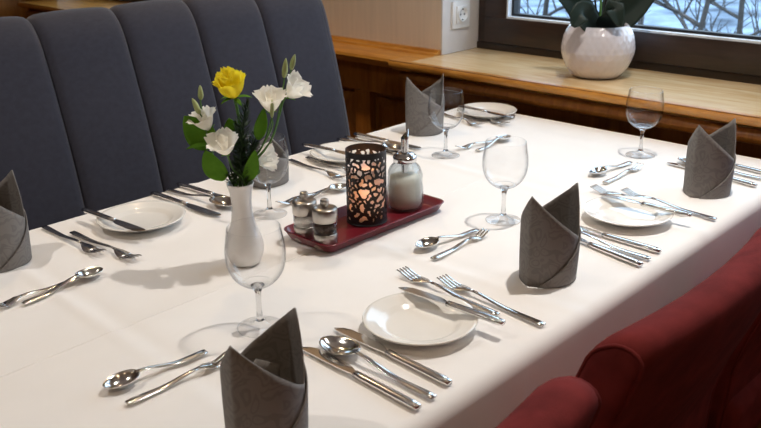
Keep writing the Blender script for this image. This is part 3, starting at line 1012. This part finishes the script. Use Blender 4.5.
def lantern():
    R, H = .0368, .137
    p = T(367, 220, ZB)
    t = thing('candle_lantern', 'black cut-metal candle lantern with lattice pattern on the tray', 'lantern', (p.x, p.y, ZB))
    rnd = random.Random(5)
    NU, NV = 264, 150
    circ = 2 * PI * R
    pts = []
    tries = 0
    while len(pts) < 330 and tries < 20000:
        tries += 1
        q = (rnd.random() * circ, rnd.random() * H)
        if all(min(abs(q[0] - a), circ - abs(q[0] - a)) ** 2 * 1.2 + (q[1] - b) ** 2 > .0068 ** 2 for a, b in pts): pts.append(q)
    grp = list(range(len(pts)))                  # some neighbouring cells run together
    for k, (a, b) in enumerate(pts):
        if rnd.random() < .55:
            near = min((q for q in range(len(pts)) if q != k), key=lambda q: min(abs(pts[q][0] - a), circ - abs(pts[q][0] - a)) ** 2 + (pts[q][1] - b) ** 2)
            grp[k] = grp[near]
    keep = set()
    for i in range(NU):
        for j in range(NV):
            x, z = (i + .5) / NU * circ, (j + .5) / NV * H
            z0 = z
            th_ = 2 * PI * i / NU
            wv3 = Vector((math.cos(th_) * 2.6, math.sin(th_) * 2.6, z * 70))
            x = (x + .0052 * noise.noise(wv3 + Vector((7, 0, 0)))) % circ; z = z + .0052 * noise.noise(wv3 + Vector((0, 9, 3)))
            if z0 < .008 or z0 > H - .011: keep.add((i, j)); continue
            wob = .0014 * noise.noise(Vector((x * 260, z * 260, 2)))
            ds = []
            for k, (a, b) in enumerate(pts):
                dx = abs(x - a); dx = min(dx, circ - dx)
                if dx < .03 and abs(z - b) < .03: ds.append((math.hypot(dx * 1.08, z - b), grp[k]))
            ds.sort()
            lim = .0039 if z0 > .055 else (.0044 if z0 > .035 else .0064)
            d2 = next((q[0] for q in ds[1:] if q[1] != ds[0][1]), 1)
            if d2 - ds[0][0] < lim + wob: keep.add((i, j))
    v, f, ix = [], [], {}
    def vi(i, j, s):
        k = (i % NU, j, s)
        if k not in ix:
            r = R - (.0011 if s else 0)
            a = 2 * PI * k[0] / NU
            ix[k] = len(v); v.append((r * math.cos(a), r * math.sin(a), H * j / NV))
        return ix[k]
    for (i, j) in keep:
        f.append((vi(i, j, 0), vi(i + 1, j, 0), vi(i + 1, j + 1, 0), vi(i, j + 1, 0)))
        f.append((vi(i, j, 1), vi(i, j + 1, 1), vi(i + 1, j + 1, 1), vi(i + 1, j, 1)))
        for di, dj, e in ((-1, 0, ((0, 0), (0, 1))), (1, 0, ((1, 1), (1, 0))), (0, -1, ((1, 0), (0, 0))), (0, 1, ((0, 1), (1, 1)))):
            if ((i + di) % NU, j + dj) not in keep:
                a, b = [(i + q[0], j + q[1]) for q in e]
                f.append((vi(*a, 0), vi(*b, 0), vi(*b, 1), vi(*a, 1)))
    mesh('lattice', v, f, MT['black'], t, smooth=False, fix=False)
    mesh('base_disc', *lathe([(0, .0), (R + .001, .0), (R + .001, .003), (0, .003)], 48), MT['black'], t)
    mesh('liner', *lathe([(R - .0035, .004), (R - .0035, H - .032), (R - .0043, H - .032), (R - .0043, .004)], 48), MT['liner'], t)
    cu = mesh('tealight_cup', *lathe([(0, .0035), (.019, .0035), (.0195, .018), (.019, .018), (.0185, .0155), (0, .0155)], 32), MT['steel'], t)
    mesh('wax', *lathe([(.0184, .0145), (.0184, .0158), (0, .016)], 24), MT['wax'], cu)
    mesh('flame', *lathe([(0, .019), (.003, .022), (.0048, .028), (.004, .037), (.002, .045), (0, .051)], 16), MT['flame'], cu)
    ld = bpy.data.lights.new('candle_light', 'POINT'); ld.energy = .4; ld.color = (1, .42, .13); ld.shadow_soft_size = .006
    lo = bpy.data.objects.new('candle_light', ld); C.objects.link(lo); lo.parent = t; lo.location = (0, 0, .058)
lantern()

def mill(px, fill, label):
    p = T(px[0], px[1], ZB)
    t = thing('spice_mill', label, 'mill', (p.x, p.y, ZB))
    mesh('base', *lathe([(0, 0), (.0198, 0), (.0205, .001), (.0205, .024), (.0198, .0255), (0, .0255)], 40), MT['brushed'], t)
    mesh('contents', *lathe([(0, .0256), (.0187, .0256), (.0187, .0462), (0, .0466)], 32), MT[fill], t)
    mesh('window', *lathe([(.0202, .0255), (.0202, .047), (.0188, .047), (.0188, .0255), (.0202, .0255)], 40), MT['glass'], t)
    mesh('cap', *lathe([(0, .047), (.021, .047), (.0215, .048), (.0215, .0685), (.0205, .070), (.012, .0715), (0, .0718)], 40), MT['brushed'], t)
    mesh('knob', *lathe([(.0048, .0716), (.0048, .074), (.0072, .0752), (.0072, .0842), (.006, .0855), (0, .0858)], 24), MT['brushed'], t)
mill((306, 238), 'salt', 'steel salt mill with white salt, left rear of the pair on the tray')
mill((326, 246), 'pepper', 'steel pepper mill with dark peppercorns, nearest the tray corner')

def sugar():
    p = T(405, 207, ZB)
    t = thing('sugar_dispenser', 'glass sugar dispenser with chrome pouring spout on the tray', 'dispenser', (p.x, p.y, ZB))
    body = smoothpts([(.026, .0), (.033, .003), (.0362, .012), (.0358, .030), (.0335, .052), (.033, .066), (.029, .080), (.0215, .089), (.0195, .0965)], 5)
    wav = lambda a, z: 1 + .018 * math.sin(9 * a + z * 190) * math.sin(z * 70)
    o = [(q.x, q.y) for q in body]
    mesh('jar', *lathe([(0, 0)] + o + [(a - .002, b) for a, b in o[::-1][:-1]] + [(.024, .004), (0, .004)], 64, fr=wav), MT['jarglass'], t)
    mesh('sugar', *lathe([(0, .0045), (.028, .0045), (.032, .012), (.0318, .03), (.0295, .05), (.0288, .062), (.018, .068), (0, .070)], 40), MT['sugar'], t)
    lid = mesh('lid', *lathe([(.0205, .0915), (.0222, .0925), (.0225, .1015), (.0215, .103), (.018, .104), (.017, .107), (.011, .1095), (0, .1105)], 40), MT['chrome'], t)
    v, f = lathe([(.0072, .066), (.0072, .135), (.0072, .150), (.0060, .150), (.0060, .066)], 20)
    v = [(x, y, z + (x * 1.25 - .004 if z > .14 else 0)) for x, y, z in v]
    c_, s_ = math.cos(YAW - 1.9), math.sin(YAW - 1.9)
    v = [(x * c_ - y * s_, x * s_ + y * c_, z) for x, y, z in v]
    mesh('spout', v, f, MT['chrome'], lid)
sugar()

# ================================================================== FLOWERS
VB = T(246, 263)
FH = Vector((math.cos(YAW), math.sin(YAW), 0))
def FP(x, y, d=0.0):
    """flower point: the pixel's ray at the vase's depth plus d metres"""
    r = ray(x, y)
    return EYE + r * (((VB - EYE).dot(FH) + d) / r.dot(FH))

vz = thing('flower_vase', 'slim white porcelain vase with a round belly behind the foreground glass', 'vase', (VB.x, VB.y, ZT + .001))
vo = smoothpts([(.020, 0), (.0245, .004), (.030, .018), (.0315, .032), (.0275, .050), (.0205, .068), (.0172, .088), (.0162, .105), (.0180, .124), (.0222, .139)], 5)
vo = [(a.x, a.y) for a in vo]
mesh('body', *lathe([(0, 0)] + vo + [(.0216, .1395)] + [(max(.002, a - .0022), b) for a, b in vo[::-1][:-4]] + [(0, .02)], 48), MT['vase'], vz)
MOUTH = Vector((VB.x, VB.y, ZT + .14))

def frame_of(d, roll=0.0):
    d = Vector(d).normalized()
    s = d.cross(Vector((0.13, 0.27, 1))).normalized()
    u = s.cross(d)
    q = Matrix((s, u, d)).transposed()
    return q @ Matrix.Rotation(roll, 3, 'Z')

def petal(loc, fr_, ang, L, Wd, open0, open1, curl, m, parent, rnd, r0=.0):
    """one cupped petal; open angles (from the flower axis) at base and lip, lip curls out"""
    ph = rnd.random() * 6
    n = 9
    pts = [(r0, 0.0)]
    for i in range(n):
        k = (i + .5) / n
        a = open0 + (open1 - open0) * k + curl * max(0, k - .7) / .3
        pts.append((pts[-1][0] + L / n * math.sin(a), pts[-1][1] + L / n * math.cos(a)))
    def fn(u, v):
        i = v * n; j = min(int(i), n - 1); q = i - j
        r, z = pts[j][0] + (pts[j + 1][0] - pts[j][0]) * q, pts[j][1] + (pts[j + 1][1] - pts[j][1]) * q
        wv = Wd * (.25 + .75 * math.sin(min(1, v * 1.15 + .08) * PI * .55)) * (1 if v < .8 else math.sqrt(max(0.03, 1 - ((v - .8) / .215) ** 2)))
        e = 2 * u - 1
        da = e * wv / max(.010, r + .006) * .5
        rr_ = r + .10 * wv * e * e * (.2 - open1) + .0016 * math.sin(ph + e * 5) * v * v
        zz = z + .0013 * math.sin(ph + e * 7) * v * v
        a = ang + max(-1.25, min(1.25, da))
        return loc + fr_ @ Vector((rr_ * math.cos(a), rr_ * math.sin(a), zz))
    v, f = sheet(fn, 10, 10)
    return mesh('petal', v, f, m, parent, fix=False)

def stem_obj(pts, r, parent, m='stemg'):
    return mesh('stem', *tube(smoothpts(pts, 5), r, 7), MT[m], parent)

def leaf_obj(base, tip, wd, up, m, parent, bend=.15, name='leaf', nu=8, nv=12, thick=.0005, pw=.8):
    base, tip, up = Vector(base), Vector(tip), Vector(up).normalized()
    d = tip - base; L = d.length; d.normalize()
    s = d.cross(up).normalized(); n = s.cross(d)
    def fn(u, v):
        e = 2 * u - 1
        w_ = wd / 2 * math.sin(PI * min(1, v ** pw * .985 + .015)) ** .75
        return base + d * (L * v) + s * (e * w_) + n * (bend * L * math.sin(v * PI) - .18 * w_ * (1 - e * e) )
    return mesh(name, *sheet(fn, nu, nv, thick), MT[m], parent)

def bud_obj(base, tip, r, parent):
    base, tip = Vector(base), Vector(tip)
    L = (tip - base).length
    v, f = lathe([(0, 0), (.5, .03), (.85, .15), (1, .35), (.9, .6), (.6, .82), (.25, .95), (0, 1)], 12, fr=lambda a, z: 1 + .12 * math.sin(5 * a + 5 * z))
    q = frame_of(tip - base)
    b = mesh('bud', [base + q @ Vector((x * r, y * r, z * L)) for x, y, z in v], f, MT['bud'], parent)
    return b

def inside(k):
    a = k * 2.4
    return MOUTH + Vector((.011 * math.cos(a), .011 * math.sin(a), -.002)), MOUTH + Vector((-.006 * math.cos(a), -.006 * math.sin(a), -.085))

CAMD = -FH
def rose(px, d):
    rnd = random.Random(3)
    c = FP(px[0], px[1], d)
    ax = Vector((0, 0, 1)) * .93 + CAMD * .3 + RT * -.12
    t = thing('yellow_rose', 'yellow rose rising from the middle of the vase', 'flower', (0, 0, 0))
    q = frame_of(ax)
    k = 0
    for ring, cnt, L, Wd, o0, o1, cu in ((0, 3, .047, .027, .10, -.12, .0), (1, 4, .047, .036, .36, -.12, .2), (2, 5, .045, .040, .64, -.16, .45), (3, 5, .041, .044, 1.0, -.14, .9)):
        for i in range(cnt):
            petal(c, q, 2 * PI * i / cnt + ring * .7 + rnd.uniform(-.15, .15), L * rnd.uniform(.94, 1.05), Wd, o0, o1, cu, MT['petaly'], t, rnd, .0015 + ring * .001)
    for i in range(5):
        a = 2 * PI * i / 5 + .4
        rad = q @ Vector((math.cos(a), math.sin(a), 0)); axn = q @ Vector((0, 0, 1))
        leaf_obj(c + rad * .003 - axn * .001, c + rad * .027 - axn * rnd.uniform(-.004, .008), .007, axn, 'leaf', t, .12, 'sepal', 4, 6)
    m1, m2 = inside(0)
    stem_obj([c - q @ Vector((0, 0, -.004)), c - q @ Vector((0, 0, .02)), (c + m1) / 2 + RT * .004, m1, m2], .0026, t)
    return t
def lisianthus(px, d, ax, L, label, k, seed, buds=(), leaves=(), cnt=7, bend=0.0):
    rnd = random.Random(seed)
    c = FP(px[0], px[1], d)
    t = thing('white_lisianthus', label, 'flower', (0, 0, 0), 0, 'white flowers in the vase')
    q = frame_of(ax, rnd.random() * 6)
    for i in range(3):
        petal(c, q, 2 * PI * i / 3 + .5, L * .85, L * .7, .35, .0, .3, MT['petalw'], t, rnd, .001)
    for i in range(cnt - 2):
        petal(c, q, 2 * PI * i / (cnt - 2), L * rnd.uniform(.92, 1.06), L * .95, .85, .08, 1.15, MT['petalw'], t, rnd, .002)
    axn = q @ Vector((0, 0, 1))
    for i in range(5):
        a = 2 * PI * i / 5
        rad = q @ Vector((math.cos(a), math.sin(a), 0))
        leaf_obj(c + rad * .002 - axn * .002, c + rad * .012 + axn * .006, .003, axn, 'leaf', t, .1, 'sepal', 3, 5)
    m1, m2 = inside(k)
    mid = (c + m1) / 2 + RT * bend
    spts = [c + axn * .003, c - axn * .015, mid, m1, m2]
    stem_obj(spts, .0015, t)
    for (bp, tp, bd, r) in buds:
        b0, b1 = FP(bp[0], bp[1], bd), FP(tp[0], tp[1], bd)
        bud_obj(b0, b1, r, t)
        stem_obj([b0 + (b1 - b0) * .05, b0 - (b1 - b0) * .5, mid, m1 + RT * .002, m2], .0011, t)
    for (bp, tp, bd, wd, up) in leaves:
        leaf_obj(FP(bp[0], bp[1], bd), FP(tp[0], tp[1], bd - .01), wd, up, 'leaf', t, .1)
    return t
UPV = Vector((0, 0, 1))
rose((234, 97), 0.0)
lisianthus((209, 130), .0, UPV * .9 - RT * .3 + CAMD * .3, .040, 'white lisianthus at the left of the bouquet with two buds above it', 1, 11,
           buds=(((201, 100), (200, 85), .0, .0042), ((200, 114), (192, 98), -.01, .0045)), bend=-.012)
lisianthus((227, 154), -.025, UPV * .8 + CAMD * .45 - RT * .1, .043, 'creamy white lisianthus lowest at the front of the bouquet', 2, 12, bend=-.004)
lisianthus((271, 112), -.005, UPV * .9 + CAMD * .3 + RT * .05, .043, 'white lisianthus in the middle right of the bouquet beside the rose', 3, 13, bend=.01,
           buds=(((272, 118), (272, 99), -.03, .003),))
lisianthus((288, 97), .02, UPV * .7 + RT * .65 + CAMD * .25, .041, 'white lisianthus at the far right of the bouquet below two buds', 4, 14,
           buds=(((284, 78), (286, 58), .02, .0045), ((291, 70), (295, 54), .03, .0042)), bend=.014)
lisianthus((257, 161), .03, UPV * .3 + RT * .6 + CAMD * .4, .036, 'white flower hanging low at the right, seen through the wine glass', 5, 15, bend=.012)
# foliage
g = thing('foliage_sprig', 'broad green leaves on a stem at the left of the vase', 'foliage', (0, 0, 0))
m1, m2 = inside(6)
stem_obj([FP(212, 160, .0), FP(230, 176, 0), m1, m2], .0013, g)
UPL = CAMD * .9 + UPV * .35
leaf_obj(FP(212, 148, .0), FP(184, 116, -.01), .046, UPL, 'leaf', g, .08)
leaf_obj(FP(223, 181, .0), FP(205, 150, -.015), .038, UPL - RT * .3, 'leaf', g, .08)
leaf_obj(FP(216, 146, .0), FP(186, 149, -.02), .014, UPV + CAMD * .3, 'leaf', g, .12)
leaf_obj(FP(236, 146, .015), FP(229, 118, .01), .030, UPL, 'leaf', g, .06)
leaf_obj(FP(248, 182, .0), FP(255, 150, -.02), .024, UPL + RT * .4, 'leaf', g, .06)
leaf_obj(FP(258, 140, .0), FP(264, 108, -.01), .020, UPL + RT * .3, 'leaf', g, .06)
rnd = random.Random(21)
for k, (tp, lab) in enumerate((((246, 106), 'dark green needle sprig in the middle of the bouquet'), ((238, 128), 'dark green needle sprig below the yellow rose'), ((258, 132), 'dark green needle sprig leaning right above the wine glass'))):
    g = thing('needle_sprig', lab, 'foliage', (0, 0, 0), 0, 'needle sprigs in the vase')
    m1, m2 = inside(7 + k)
    top = FP(tp[0], tp[1], .004 * k)
    line = smoothpts([top, top.lerp(m1, .5) + RT * .004 * (k - 1), m1, m2], 10)
    mesh('stem', *tube(line, .0012, 6), MT['fern'], g)
    parts = []
    for i, p_ in enumerate(line[:21]):
        for s in range(14):
            a = rnd.random() * 6.28
            d = (RT * math.cos(a) + FH * math.sin(a)) * .017 * (.5 + .5 * min(1, i / 8)) + UPV * rnd.uniform(.004, .018)
            sd = d.cross(UPV).normalized() * .0013
            if sd.length < 1e-6: continue
            mid_ = p_ + d * .55
            parts.append(([p_, mid_ + sd, p_ + d, mid_ - sd, mid_ + UPV * .0008], [(0, 1, 4), (1, 2, 4), (2, 3, 4), (3, 0, 4)]))
    o = mesh('needles', *join(parts), MT['fern'], g, smooth=False, fix=False); o['kind'] = 'stuff'

# ================================================================== ORCHID POT ON THE SILL
PB = Vector((2.138, 1.192, SILL_Z + .001))
pt = thing('plant_pot', 'white hammered ceramic plant pot on the window sill', 'pot', PB)
po = smoothpts([(.056, 0), (.064, .003), (.083, .026), (.0965, .060), (.0985, .085), (.092, .116), (.081, .135), (.0765, .141)], 6)
po = [(a.x, a.y) for a in po]
def dent(a, z):
    c_ = z / .016; r_ = round(c_)
    b = a / (2 * PI) * 30 + (.5 if r_ % 2 else 0)
    return 1 - .024 * max(0, math.cos(2 * PI * b)) * max(0, math.cos(PI * (c_ - r_) * 1.1)) + .006
mesh('body', *lathe([(0, 0)] + po, 150, fr=dent), MT['pot'], pt)
mesh('inner_wall', *lathe([(.0765, .1412), (.0735, .1415), (.0715, .138), (.07, .11), (0, .108)], 60), MT['pot'], pt)
oc = thing('orchid_plant', 'dark green orchid with broad drooping leaves in the white pot', 'plant', PB)
def OP(x, y, d=0.0):
    r_ = ray(x, y)
    return EYE + r_ * (((PB - EYE).dot(FH) + d) / r_.dot(FH)) - PB
core = Vector((0, 0, .115))
def orchid_leaf(pts, wd, up=None):
    P = smoothpts(pts, 6); n = len(P) - 1
    def fn(u, v):
        i = v * n; j = min(int(i), n - 1)
        p_ = P[j].lerp(P[j + 1], i - j)
        t_ = (P[min(j + 1, n)] - P[max(j - 1, 0)]).normalized()
        u_ = up or UPV
        s_ = t_.cross(u_).normalized(); nn = s_.cross(t_)
        e = 2 * u - 1
        w_ = wd / 2 * (math.sin(PI * min(1, .12 + v * .87)) ** .55)
        return p_ + s_ * (e * w_) + nn * (abs(e) * w_ * .22)
    mesh('leaf', *sheet(fn, 10, 20, .002), MT['orchid'], oc)
orchid_leaf([core, OP(588, 22, .0), OP(574, 2, .0), OP(552, -14, 0)], .075, UPL)
orchid_leaf([core, OP(613, 22, .02), OP(632, 8, .02), OP(660, -18, .02)], .085, UPL)
orchid_leaf([core, OP(588, 20, -.05), OP(582, 12, -.085), OP(573, 27, -.10)], .066, UPL)
orchid_leaf([core, OP(610, 18, -.05), OP(614, 8, -.085), OP(620, 26, -.10)], .060, UPL)
orchid_leaf([core, core + Vector((.05, .0, .05)), core + Vector((.09, .01, .1)), core + Vector((.10, .02, .16))], .06, Vector((-1, 0, .4)))
stem_o = [core, OP(601, 0, .0), OP(603, -60, .0), OP(608, -130, .01)]
mesh('flower_stem', *tube(smoothpts(stem_o, 6), .0035, 8), MT['stemg'], oc)
mesh('stake', *tube([core, OP(595, 0, .0), OP(592, -110, .0)], .0028, 8), MT['black'], oc)
mesh('flower_stem', *tube(smoothpts([core, OP(606, 0, .02), OP(612, -60, .02), OP(622, -120, .02)], 6), .003, 8), MT['black'], oc)

# ================================================================== OUTSIDE
gv, gf = [], []
NG = 40
for i in range(NG + 1):
    for j in range(NG + 1):
        x = 3.2 + 46 * (i / NG) ** 1.5; y = -30 + 75 * j / NG
        gv.append((x, y, -1.6 + .25 * noise.noise(Vector((x * .2, y * .2, 0))) + .015 * x))
for i in range(NG):
    for j in range(NG):
        q = i * (NG + 1) + j
        gf.append((q, q + NG + 1, q + NG + 2, q + 1))
gr = mesh('ground', gv, gf, MT['snow'])
struct(gr, 'pale frosty ground outside the window')

def bare_tree(x, y, h, seed, label, spread=.55, m='bark'):
    rnd = random.Random(seed)
    t = thing('bare_tree', label, 'tree', (x, y, -1.6 + .015 * x), 0, 'bare trees outside the window')
    trunk = [Vector((0, 0, -.2)), Vector((rnd.uniform(-.1, .1), rnd.uniform(-.1, .1), h * .3)), Vector((rnd.uniform(-.2, .2), rnd.uniform(-.2, .2), h * .75)), Vector((rnd.uniform(-.2, .2), rnd.uniform(-.2, .2), h))]
    sp = smoothpts(trunk, 5)
    mesh('trunk', *tube(sp, [.05 * h / 4 * (1.1 - i / len(sp)) + .006 for i in range(len(sp))], 7), MT[m], t)
    parts = []
    def grow(p, d, L, r, lev):
        pts = [p]
        for i in range(3):
            d = (d + Vector((rnd.uniform(-.3, .3), rnd.uniform(-.3, .3), rnd.uniform(-.05, .2)))).normalized()
            pts.append(pts[-1] + d * L / 3)
        parts.append(tube(pts, [r, r * .8, r * .65, r * .45], 4, False))
        if lev > 0:
            for i in range(4):
                q = pts[1 + i % 3]
                a = rnd.random() * 6.28
                nd = (d + Vector((math.cos(a), math.sin(a), rnd.uniform(-.2, .4))) * .9).normalized()
                grow(q, nd, L * .62, r * .55, lev - 1)
    for i in range(11):
        q = sp[min(len(sp) - 1, 3 + i)]
        a = i * 2.4 + rnd.random()
        grow(q, Vector((math.cos(a), math.sin(a), .5)).normalized(), h * spread * rnd.uniform(.6, 1), .03 * h / 4, 2)
    mesh('branches', *join(parts), MT[m], t)
for (px, X, h_, sd, lab) in ((690, 7.0, 2.6, 1, 'bare grey tree outside in the right part of the window'), (545, 8.5, 3.0, 2, 'bare grey tree outside left of the orchid'),
                             (745, 11.0, 3.2, 3, 'bare grey tree further back at the right edge'), (640, 13.5, 3.6, 4, 'bare grey tree furthest away behind the orchid')):
    r_ = ray(px, 10); p_ = EYE + r_ * (X / r_.x)
    bare_tree(p_.x, p_.y, h_, sd, lab, .3)

def dry_bush(x, y, h, seed, label):
    rnd = random.Random(seed)
    t = thing('dry_bush', label, 'bush', (x, y, -1.6 + .015 * x), 0, 'dry bushes outside the window')
    parts = []
    for i in range(420):
        d = Vector((rnd.gauss(0, 1), rnd.gauss(0, 1), rnd.gauss(.3, .8))).normalized() * rnd.random() ** .4
        p_ = Vector((d.x * h * .55, d.y * h * .55, h * .5 + d.z * h * .5))
        n_ = Vector((rnd.gauss(0, 1), rnd.gauss(0, 1), rnd.gauss(0, 1))).normalized()
        s_ = n_.orthogonal().normalized() * rnd.uniform(.03, .07); u_ = n_.cross(s_)
        parts.append(([p_ - s_, p_ - u_ * .6, p_ + s_, p_ + u_ * .6], [(0, 1, 2, 3)]))
    o = mesh('leaves', *join(parts), MT['dry'], t, smooth=False, fix=False); o['kind'] = 'stuff'
    tw = [tube([Vector((0, 0, -.2)), Vector((math.cos(a) * h * .2, math.sin(a) * h * .2, h * .4)), Vector((math.cos(a) * h * .45, math.sin(a) * h * .45, h * .85))], [.02, .015, .006], 5) for a in (0, 1.3, 2.5, 3.8, 5.1)]
    mesh('stems', *join(tw), MT['bark'], t)
for (px, X, h_, sd, lab) in ((662, 5.2, 1.5, 5, 'yellowish dry bush outside right of the orchid leaves'), (716, 8.6, 1.3, 6, 'yellowish dry bush outside toward the right edge')):
    r_ = ray(px, 10); p_ = EYE + r_ * (X / r_.x)
    dry_bush(p_.x, p_.y, h_, sd, lab)
